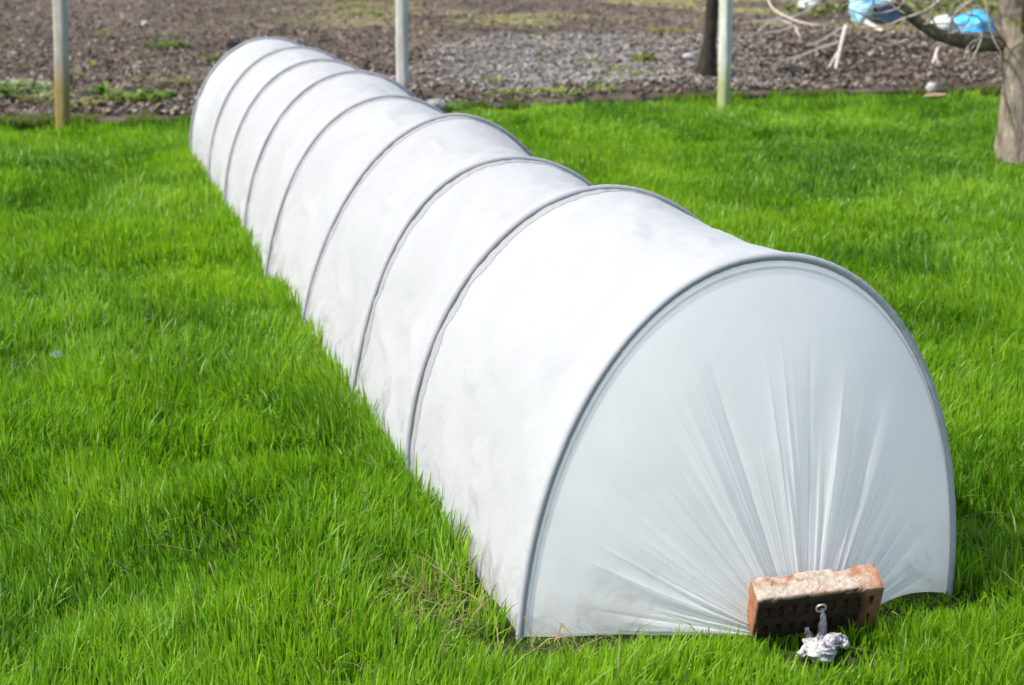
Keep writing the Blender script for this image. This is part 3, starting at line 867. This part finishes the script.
for sx, sy, ex_, ey in ((905, 6, 850, 12), (918, 20, 880, 2), (890, -6, 842, 6), (880, -20, 800, 4), (940, 34, 918, 4), (962, 38, 944, 8), (950, 36, 975, 6), (1000, 38, 990, 8), (872, -40, 812, -6), (985, 40, 968, 14)):
    k_ = -.02 - .3 * gh.random(); mx, my = (sx + ex_) / 2 + gh.normal() * 5, (sy + ey) / 2 + gh.normal() * 5
    hang.append(tube_np(spline([tp(sx, sy, -.01), tp(mx, my, k_ / 2), tp(ex_, ey, k_)], 16), np.linspace(.0075, .003, 16), 6))
for k_ in range(26):
    sx, sy = gh.uniform(880, 1000), gh.uniform(-30, 40); ex_, ey = sx - gh.uniform(10, 60), sy + gh.uniform(-25, 28); k2_ = -.35 * gh.random()
    hang.append(tube_np(spline([tp(sx, sy, -.02), tp((sx + ex_) / 2 + gh.normal() * 4, (sy + ey) / 2 + gh.normal() * 4, k2_ / 2), tp(ex_, ey, k2_)], 12), np.linspace(.006, .0028, 12), 5))
for V_, F_ in hang: mesh_np('hanging_twig', V_ - O, F_, M_TWIG, FT)

# dark trunk behind the right post
p = ground_at(708, 77); DT = thing('dark_tree', 'slim blackish tree trunk standing just behind the white fence post', 'tree', (p.x, p.y, p.z))
dt = lambda px, py: np.array(at(px, py, p.y)) - np.array([p.x, p.y, p.z])
M_DARK = bark_mat('black_wet_bark', (.016, .013, .010), (.055, .045, .036))
V_, F_ = tree_branch([dt(707, 80) - [0, 0, .1], dt(707, 74), dt(709, 45), dt(711, 20), dt(712, 0), dt(714, -70), dt(708, -170)], [.105, .088, .058, .054, .05, .04, .03], None, 55, 60, 14, .25)
mesh_np('trunk', V_, F_, M_DARK, DT)
V_, F_ = join([tube_np(spline([dt(712, -40), dt(690, -90), dt(660, -150)], 20), np.linspace(.03, .012, 20), 8),
               tube_np(spline([dt(713, -60), dt(740, -110), dt(775, -160)], 20), np.linspace(.028, .010, 20), 8)])
mesh_np('limb', V_, F_, M_DARK, DT)

# pale fallen branches lying in the leaf heap
M_DEAD = bark_mat('bleached_branch', (.40, .34, .28), (.62, .55, .47))
yb = at(832, 92).y
def fallen(label, polys, y0=None, r=.012):
    y0 = yb + .5 if y0 is None else y0
    parts_ = []
    for pts, ra in polys:
        P = [np.array(at(px, py, y0 + (py < 60) * 0.02 * (60 - py) - (py - 60) * .004)) for px, py in pts]
        V2, F2 = tree_branch(P, ra * 1.35, ra * .7, len(pts) + int(pts[0][0]), 26, 8, .2); parts_.append((V2, F2))
    V2, F2 = join(parts_); c_ = V2.min(0); c_ = np.array([V2[:, 0].mean(), V2[:, 1].mean(), c_[2]])
    o_ = mesh_np('fallen_branch', V2 - c_, F2, M_DEAD); o_.location = c_
    return tag(o_, label, 'branch', 'bleached fallen branches on the heap')
fallen('forked pale branch propped upright with its feet on the lawn edge', [([(846, 26), (841, 45), (836, 68), (832, 93)], .015), ([(838, 52), (826, 72), (815, 90)], .009), ([(840, 42), (820, 48), (800, 56), (782, 60)], .008), ([(838, 30), (822, 40), (806, 46)], .007)])
fallen('short pale stick standing beside the white stone', [([(938, 48), (932, 66), (923, 91)], .012), ([(936, 56), (940, 70)], .006)])
fallen('thick pale branch lying below the pale blue bag', [([(866, 22), (880, 30), (895, 35), (911, 38)], .020), ([(897, 36), (901, 48), (908, 60)], .013)], yb + 2.0)
fallen('pale broken branch end under the mossy limb', [([(925, 42), (940, 43), (952, 45), (962, 47)], .022)], yb + 1.6)
fallen('thin pale branch stretching towards the white fence post', [([(848, 30), (800, 22), (775, 10), (768, 0), (760, -12)], .009), ([(790, 18), (808, 10), (822, -4)], .007), ([(785, 15), (770, 20), (752, 22)], .006)], yb + 2.0)
fallen('fan of thin twigs arching over the brown litter', [([(795, 26), (780, 31), (765, 33)], .008), ([(792, 24), (778, 20), (764, 26), (756, 34)], .006), ([(795, 26), (800, 36), (812, 42)], .006)], yb + 1.5)

# ------------------------------------------------------------------ things at the back
def cloth_noise(name, c1, c2, rough=.5):
    m_, nt, b = mat(name, rough=rough, spec=.4)
    n_ = noise(nt, 9, 5, .6); nt.links.new(ramp(nt, n_.outputs['Fac'], [(.3, c1), (.7, c2)]).outputs[0], b.inputs['Base Color'])
    bump(nt, n_.outputs['Fac'], b, .5, .05)
    return m_
M_BLUE1 = cloth_noise('pale_blue_plastic', (.22, .50, .64), (.42, .68, .78))
M_NAVY = cloth_noise('navy_shaded_opening', (.015, .035, .08), (.035, .07, .13))  # shade of the opening under the blue tarp, put into the colour
M_BLUE2 = cloth_noise('bright_blue_tarp', (.03, .30, .62), (.07, .44, .78))
M_WHITE = cloth_noise('white_plastic', (.40, .41, .42), (.58, .58, .58))
q = ground_at(873, 23); bag = thing('plastic_bag', 'pale blue plastic sack slumped over a crate, its shade painted navy, beyond the branches', 'bag', (q.x, q.y, q.z))
px2m = q.y / CAM_F / math.cos(CAM_P)
V_, F_ = lump((-.17, 0, .20), (.17, .20, .27), 4, .34, 2.2, 3, .75); mesh_np('sack', V_, F_, M_BLUE1, bag)
V_, F_ = lump((.18, .04, .31), (.24, .20, .10), 4, .30, 2.4, 5, .9); mesh_np('flap', V_, F_, M_BLUE1, bag)
bm = bmesh.new(); bmesh.ops.create_cube(bm, size=1)
for v_ in bm.verts: v_.co = (v_.co.x * .34 * (1 + .1 * (v_.co.z > 0)) + .20, v_.co.y * .3 + .02, v_.co.z * .26 + .14)
bmesh.ops.bevel(bm, geom=bm.edges[:], offset=.02, segments=2, affect='EDGES')
me = bpy.data.meshes.new('crate'); bm.to_mesh(me); bm.free(); me.materials.append(M_NAVY)
o = bpy.data.objects.new('crate', me); COL.objects.link(o); o.parent = bag
q = ground_at(970, 38); tarp = thing('crumpled_tarp', 'bright blue tarp crumpled on the ground with a white sheet beside it', 'tarp', (q.x, q.y, q.z))
V_, F_ = lump((.03, 0, .09), (.25, .22, .22), 4, .34, 2.0, 8, .6); mesh_np('sheet', V_, F_, M_BLUE2, tarp)
V_, F_ = lump((-.28, .05, .12), (.22, .16, .13), 4, .30, 2.0, 12, .8); mesh_np('white_sheet', V_, F_, M_WHITE, tarp)
q = ground_at(808, 10); V_, F_ = lump((0, 0, .06), (.17, .12, .10), 4, .3, 1.8, 15, .7)
o = mesh_np('white_sack', V_, F_, M_WHITE); o.location = (q.x, q.y, q.z); tag(o, 'small white sack far back between the post and blue bag', 'sack')


def stone(px, py, size, seed, c1, c2, label, sink=.3):
    q_ = ground_at(px, py)
    V2, F2 = lump((0, 0, 0), size, 4, .32, 1.7, seed)
    m_, nt, b = mat('stone_' + label.split()[0], rough=.9, spec=.2)
    n_ = noise(nt, 22, 6, .7); nt.links.new(ramp(nt, n_.outputs['Fac'], [(.32, c1), (.68, c2)]).outputs[0], b.inputs['Base Color']); bump(nt, n_.outputs['Fac'], b, .6, .01)
    o_ = mesh_np('stone', V2, F2, m_); z_ = q_.z
    o_.location = (q_.x, q_.y, z_ + size[2] * (1 - 2 * sink) * .8)
    return tag(o_, label, 'stone')
stone(437, 109, (.075, .06, .05), 4, (.13, .13, .135), (.34, .33, .32), 'grey two toned stone on the lawn edge beside the tunnel', .2)
stone(931, 91, (.040, .035, .038), 6, (.34, .32, .30), (.56, .54, .52), 'white stone on the lawn edge near the fruit tree', .15)
stone(935, 97, (.085, .05, .022), 16, (.26, .17, .09), (.38, .27, .16), 'flat orange brown slab lying under the white stone', .2)
stone(233, 48, (.075, .05, .05), 9, (.012, .011, .010), (.03, .028, .026), 'black lump just behind the far end of tunnel', .2)  # near-black lump where a dark spot lies on the bed
stone(145, 25, (.045, .035, .035), 11, (.45, .42, .38), (.62, .58, .54), 'pale stone lying out on the bare soil', .2)
stone(688, 58, (.05, .05, .03), 13, (.30, .29, .28), (.42, .41, .40), 'flat pale stone left of the dark tree foot', .2)


# ------------------------------------------------------------------ weeds on the bed
M_WEED = tint_mat('weed_leaves', rough=.6, spec=.3, translucent=.35)
def weed(px, py, w_, h_, n_, col, label, group, leaf=.05, seed=0, cat='weed'):
    g_ = np.random.default_rng(seed + int(px) * 7); q_ = ground_at(px, py)
    V_, C_, F_ = [np.array([0, 0, -.01])], [np.array(col)], []
    for k_ in range(n_):
        a_ = g_.random() * 2 * np.pi; rr_ = w_ / 2 * math.sqrt(g_.random()); x0, y0 = rr_ * math.cos(a_), rr_ * math.sin(a_)
        t_ = h_ * (.25 + .75 * g_.random()) * (1 - .6 * (rr_ / (w_ / 2)) ** 2)
        aa = a_ + g_.normal() * .8; L = leaf * (.5 + g_.random()); wd = L * (.22 + .2 * g_.random()); up = .2 + .9 * g_.random()
        d_ = np.array([math.cos(aa), math.sin(aa), 0]); s_ = np.array([-d_[1], d_[0], 0])
        b_ = np.array([x0, y0, t_ * .35]); mid = b_ + d_ * L * .5 + np.array([0, 0, up * L * .6]); tip = b_ + d_ * L + np.array([0, 0, up * L * .55])
        i0 = len(V_)
        V_ += [b_, b_ + s_ * .003, mid - s_ * wd, mid + np.array([0, 0, -.15 * wd]), mid + s_ * wd, tip]
        F_ += [[0, i0, i0 + 1], [i0, i0 + 2, i0 + 3], [i0, i0 + 3, i0 + 4], [i0 + 2, i0 + 5, i0 + 3], [i0 + 3, i0 + 5, i0 + 4]]
        c_ = np.array(col) * (.55 + .8 * g_.random()) + np.array([.03, .01, 0]) * g_.random(); C_ += [c_] * 6
    z_ = float(soil_z(np.array([q_.x]), np.array([q_.y]))[0]) if q_.y > float(edge_y(q_.x)) else 0.0
    o_ = mesh_np('weed_plant', np.array(V_), [np.array(F_)], M_WEED, colors=np.array(C_)); o_.location = (q_.x, q_.y, z_)
    return tag(o_, label, cat, group)

G1, G2 = (.10, .19, .03), (.17, .23, .06)
LW = 'weeds along the lawn edge left of the tunnel'
weed(14, 97, .55, .22, 150, (.20, .27, .12), 'biggest leafy weed tuft at the left end of the lawn edge', LW, .10)
weed(45, 104, .30, .14, 60, (.20, .21, .10), 'dry pale weed tuft just left of the mossy footed post', LW, .08)
weed(106, 98, .18, .15, 60, G1, 'upright bright weed tuft right of the mossy footed post', LW, .07)
weed(125, 104, .34, .12, 90, G2, 'wide yellowish weed patch midway between post and tunnel', LW, .07)
weed(155, 104, .30, .15, 90, G1, 'bright green weed tuft closest to the tunnel at left', LW, .07)
weed(85, 108, .20, .12, 40, (.24, .22, .09), 'straw coloured weed tuft at the foot of the mossy footed post', LW, .07)
weed(168, 48, .48, .10, 150, (.10, .17, .03), 'round green cushion of weed out on the bare soil', None, .07)
weed(95, 66, .16, .06, 26, G2, 'tiny yellow green weed on the soil right of the mossy footed post', None, .06)
weed(105, 38, .20, .06, 30, (.20, .20, .08), 'pale dry weed on the soil above the tiny yellow green weed', None, .06)
weed(216, 62, .30, .10, 60, (.15, .17, .06), 'olive weed clump touching the far end of the tunnel', None, .06)
weed(180, 84, .30, .08, 50, (.16, .17, .07), 'low olive weed between the green cushion and the lawn edge', None, .06)
weed(424, 108, .34, .13, 90, (.11, .20, .02), 'grassy weed tuft left of the grey two toned stone', None, .08)
weed(452, 110, .28, .16, 90, (.09, .20, .02), 'grassy weed tuft right of the grey two toned stone', None, .09)
RW = 'small yellow green weeds on the grey chippings'
for k_, (px, py, s_) in enumerate([(490, 84, .2), (507, 96, .3), (540, 95, .24), (566, 96, .26), (586, 62, .22), (606, 80, .2), (618, 72, .26), (636, 77, .26), (604, 90, .24), (657, 93, .34), (690, 92, .2)]):
    weed(px, py, s_, .09, 34, (.19, .26, .06), 'small yellow green weed growing among the grey chippings', RW, .055, k_)
gw = np.random.default_rng(5)
for k_ in range(34):
    px, py = (gw.uniform(4, 185), gw.uniform(8, 96)) if k_ < 24 else (gw.uniform(425, 560), gw.uniform(20, 70))
    weed(px, py, gw.uniform(.08, .22), .05, 16, (.16, .18, .07) if gw.random() < .6 else (.20, .17, .10), 'tiny olive weed sprig scattered on the open brown soil', 'tiny weeds scattered over the soil', .045, 100 + k_)
weed(672, 30, .5, .08, 70, (.22, .21, .06), 'mustard coloured mossy weed patch far out left of the dark trunk', None, .07)
weed(365, 16, .5, .1, 60, (.16, .20, .06), 'green weed patch far back just left of the pale grey post', None, .07)
weed(350, 8, .5, .1, 60, (.20, .22, .07), 'yellow weed patch at the top edge behind the tunnel', None, .08)
q = ground_at(645, 66); V_, F_ = lump((0, 0, .02), (.13, .11, .085), 4, .4, 2.6, 22, .6)
M_MOSS, _nt, _b = mat('moss', rough=.95, spec=.1); _n = noise(_nt, 30, 6, .7)
_nt.links.new(ramp(_nt, _n.outputs['Fac'], [(.35, (.05, .045, .02)), (.52, (.09, .11, .02)), (.7, (.20, .21, .05))]).outputs[0], _b.inputs['Base Color']); bump(_nt, _n.outputs['Fac'], _b, 1, .03)
o = mesh_np('mossy_mound', V_, F_, M_MOSS); o.location = (q.x, q.y, q.z); tag(o, 'mossy brown mound on the grey chippings left of dark trunk', 'mound')
# yellow-green ground cover under the tree at the back right
g_ = np.random.default_rng(77); n = 3200
x = 4.2 + 8 * g_.random(n); y = 25 + 11 * g_.random(n); k = fbm(x * .6, y * .4, octaves=3, seed=88) > .45; x, y = x[k], y[k]; n = len(x)
flakes('ground_cover', x, y, .03 + .08 * g_.random(n) + soil_z(x, y), .06 + .07 * g_.random(n), .03 + .04 * g_.random(n), .003,
       np.array([.21, .23, .06]) * (.45 + .8 * g_.random((n, 1))), M_WEED, 1.0, .3)


# ------------------------------------------------------------------ the grass
def blades(name, x, y, h, wd, lean, laz, col, material, z0=-.008, facing=None, curl=1.0):
    n = len(x)
    fa = rng.random(n) * 2 * np.pi if facing is None else facing
    lv = np.array([0, .38, .74, 1.0]); wv = np.array([.85, 1.0, .62, 0.0])
    dx, dy = np.cos(laz), np.sin(laz); sx, sy = np.cos(fa), np.sin(fa)
    V_ = np.zeros((n, 7, 3), np.float32)
    for k_, (t, ww) in enumerate(zip(lv, wv)):
        off = lean * h * (0.35 * t + .65 * curl * t ** 2.2)
        zz = h * (t - .28 * np.minimum(lean, 1.6) ** 2 * t ** 2.2 * .8)
        cx, cy, cz = x + dx * off, y + dy * off, np.maximum(z0 + zz, z0 + .004 * k_)
        if k_ < 3:
            for s_, sg in ((0, -1), (1, 1)):
                V_[:, k_ * 2 + s_, 0] = cx + sg * sx * wd * ww / 2; V_[:, k_ * 2 + s_, 1] = cy + sg * sy * wd * ww / 2; V_[:, k_ * 2 + s_, 2] = cz
        else:
            V_[:, 6, 0] = cx; V_[:, 6, 1] = cy; V_[:, 6, 2] = cz
    b_ = (np.arange(n) * 7)[:, None]
    q_ = np.concatenate([b_ + np.array([[0, 1, 3, 2]]), b_ + np.array([[2, 3, 5, 4]])]); t_ = b_ + np.array([[4, 5, 6]])
    return kind(mesh_np(name, V_.reshape(-1, 3), [q_, t_], material, colors=np.repeat(col.astype(np.float32), 7, 0)), 'stuff')


def tunnel_mask(x, y, grow=0.0):
    q_ = to_tunnel(np.stack([x, y, x * 0], -1))
    return (np.abs(q_[:, 0]) < TW / 2 * .985 + grow) & (q_[:, 1] > -grow) & (q_[:, 1] < HS[8] + grow + .05)


def lawn_points(density_scale=1.0):
    ys, xs_ = [], []
    for y0 in np.arange(1.7, 15.2, .1):
        half = .305 * y0 + 1.3
        dens = min(19000, 19000 * (3.6 / (y0 + .05)) ** 1.25) * density_scale
        n_ = int(dens * .1 * 2 * half)
        x_ = (rng.random(n_) * 2 - 1) * half; y_ = y0 + .1 * rng.random(n_)
        keep = (np.abs(x_) < .305 * y0 + .25) | (rng.random(n_) < .35)
        xs_.append(x_[keep]); ys.append(y_[keep])
    return np.concatenate(xs_), np.concatenate(ys)


x, y = lawn_points()
k = (y < edge_y(x) + .03 * rng.random(len(x))) & ~tunnel_mask(x, y)
x, y = x[k], y[k]
q = to_tunnel(np.stack([x, y, x * 0], -1))
big = fbm(x * .9, y * .9, octaves=3, seed=301); mid = fbm(x * 3.3, y * 2.6, octaves=3, seed=302); fine = .6 * vnoise(x * 10, y * 9, seed=303) + .4 * vnoise(x * 19, y * 17, seed=305)
hollow = smooth(.40, .30, fbm(x * 2.6 + 9, y * 1.5, octaves=3, seed=304))
# thin trodden patches: by the front left foot, right of the front, far left edge
def blob(px, py, r): c_ = at(px, py); return np.exp(-(((x - c_.x) / r[0]) ** 2 + ((y - c_.y) / r[1]) ** 2))
thin = np.clip(.9 * blob(495, 645, (.14, .14)) + .6 * blob(440, 600, (.12, .2)) + .7 * blob(1005, 560, (.2, .22)) + .5 * blob(0, 395, (.15, .4)) + .4 * blob(390, 610, (.2, .2)), 0, 1)
front = (1 - smooth(.06, .30, -q[:, 1])) * smooth(TW / 2 + .12, TW / 2, np.abs(q[:, 0])) * (q[:, 1] < 0)
KN = at(820, 660); front = np.maximum(front, smooth(.16, .06, np.hypot(x - KN.x, y - KN.y + .02)))
keep = rng.random(len(x)) > np.clip(.18 * hollow + .62 * thin * (mid > .4) + .45 * front, 0, .92)
x, y, q, big, mid, fine, hollow, thin, front = [v_[keep] for v_ in (x, y, q, big, mid, fine, hollow, thin, front)]
n = len(x)
h = (.054 + .052 * mid + .060 * (fine - .5) + .012 * big) * (.58 + .62 * rng.random(n) + .35 * (rng.random(n) < .06)) * (1 - .38 * hollow) * (1 - .35 * thin) * (1 - .78 * front)
side = np.exp(-np.clip(np.abs(q[:, 0]) - TW / 2, 0, None) / .10) * (q[:, 1] > .0)
h = h * (1 + .25 * side) * np.where(y > 9, .9, 1)
lod = np.clip((y / 3.6), .8, 4) ** .62
wd = (.0040 + .0034 * rng.random(n) ** 1.6 + .002 * (rng.random(n) < .06)) * lod
laz = 2 * np.pi * vnoise(x * 1.1, y * 1.1, seed=310) * 1.3 + rng.normal(size=n) * 1.1
lean = np.abs(.22 + .26 * rng.normal(size=n)) + (rng.random(n) < .08) * .7
tone = np.clip(.5 + 1.1 * (fbm(x * 1.3, y * 1.0, octaves=3, seed=320) - .5) + .8 * (mid - .5) + .22 * rng.normal(size=n), 0, 1)[:, None]
C1, C2, C3 = np.array([.052, .142, .006]), np.array([.138, .292, .009]), np.array([.245, .395, .020])
col = np.where(tone < .5, C1 + (C2 - C1) * tone * 2, C2 + (C3 - C2) * (tone - .5) * 2)
dry = rng.random(n) < .005 + .10 * thin
col[dry] = np.array([.26, .22, .10]) * (.6 + .6 * rng.random((dry.sum(), 1)))
pale = rng.random(n) < .035
col[pale] = np.array([.28, .40, .12])
M_GRASS = tint_mat('grass_blades', rough=.45, spec=.35, translucent=.45, tcol=(1.5, 1.55, .9))
blades('lawn_grass', x, y, h, wd, lean, laz, col, M_GRASS, z0=lawn_z(x, y) - .008)
print('blades', n)

# dry straw lying in the thin patches
n = 9000
cs = [(480, 640, .2, .2, .3), (430, 600, .14, .2, .2), (1010, 560, .16, .2, .25), (0, 400, .22, .45, .15), (395, 610, .2, .2, .1)]
xs_, ys_ = [], []
for px, py, sx, sy, f in cs:
    c_ = at(px, py); m_ = int(n * f * .05); xs_.append(c_.x + rng.normal(size=m_) * sx * .7); ys_.append(c_.y + rng.normal(size=m_) * sy * .7)
m_ = 900; yy = 2.2 + 9 * rng.random(m_) ** 1.5; xs_.append((rng.random(m_) * 2 - 1) * (.31 * yy + .3)); ys_.append(yy)
x, y = np.concatenate(xs_), np.concatenate(ys_); k = ~tunnel_mask(x, y, .02); x, y = x[k], y[k]; n = len(x)
blades('dry_straw', x, y, .05 + .05 * rng.random(n), .0022 + .0015 * rng.random(n), 1.0 + .9 * rng.random(n), rng.random(n) * 2 * np.pi,
       np.array([.30, .24, .12]) * (.5 + .7 * rng.random((n, 1))), tint_mat('dry_straw', rough=.7, spec=.2, translucent=.25), z0=lawn_z(x, y) + .006)

# fringe of grass hanging over the edge of the bed
n = 24000
x = -5.8 + 12.6 * rng.random(n); y = edge_y(x) - .03 + .24 * rng.random(n) ** 1.6
k = fbm(x * 2.1, x * 0, octaves=3, seed=330) > np.where(x < -.2, .30, .45) ; x, y = x[k], y[k]; n = len(x)
t = rng.random((n, 1))
blades('edge_grass', x, y, .05 + .06 * rng.random(n), .007 + .004 * rng.random(n), .3 + .5 * rng.random(n), rng.random(n) * 2 * np.pi,
       np.array([.07, .16, .012]) * (1 - t) + np.array([.24, .21, .09]) * t * (.5 + .5 * rng.random((n, 1))), M_GRASS, z0=.02)

# one dull leaf caught in the grass, left
q = at(58, 356, z=.06)
pts = [(-.030, 0, 0), (-.012, -.016, .006), (-.012, .016, .010), (.012, -.013, .010), (.012, .013, .012), (.030, 0, -.004), (-.012, 0, .002), (.012, 0, .004)]
fl = np.array([[0, 1, 6], [0, 6, 2], [3, 5, 7], [7, 5, 4]]); fq = np.array([[1, 3, 7, 6], [6, 7, 4, 2]])
M_LEAF, _nt, _b = mat('dull_leaf', (.13, .19, .13), .6, .3)
_n = noise(_nt, 60, 4, .6); _nt.links.new(ramp(_nt, _n.outputs['Fac'], [(.3, (.10, .16, .11)), (.7, (.19, .24, .18))]).outputs[0], _b.inputs['Base Color'])
o = mesh_np('leaf', np.array(pts) * .9, [fq, fl], M_LEAF); o.location = q; o.rotation_euler = (.5, .2, .3)
tag(o, 'dull grey green leaf caught on the grass tips far left', 'leaf')
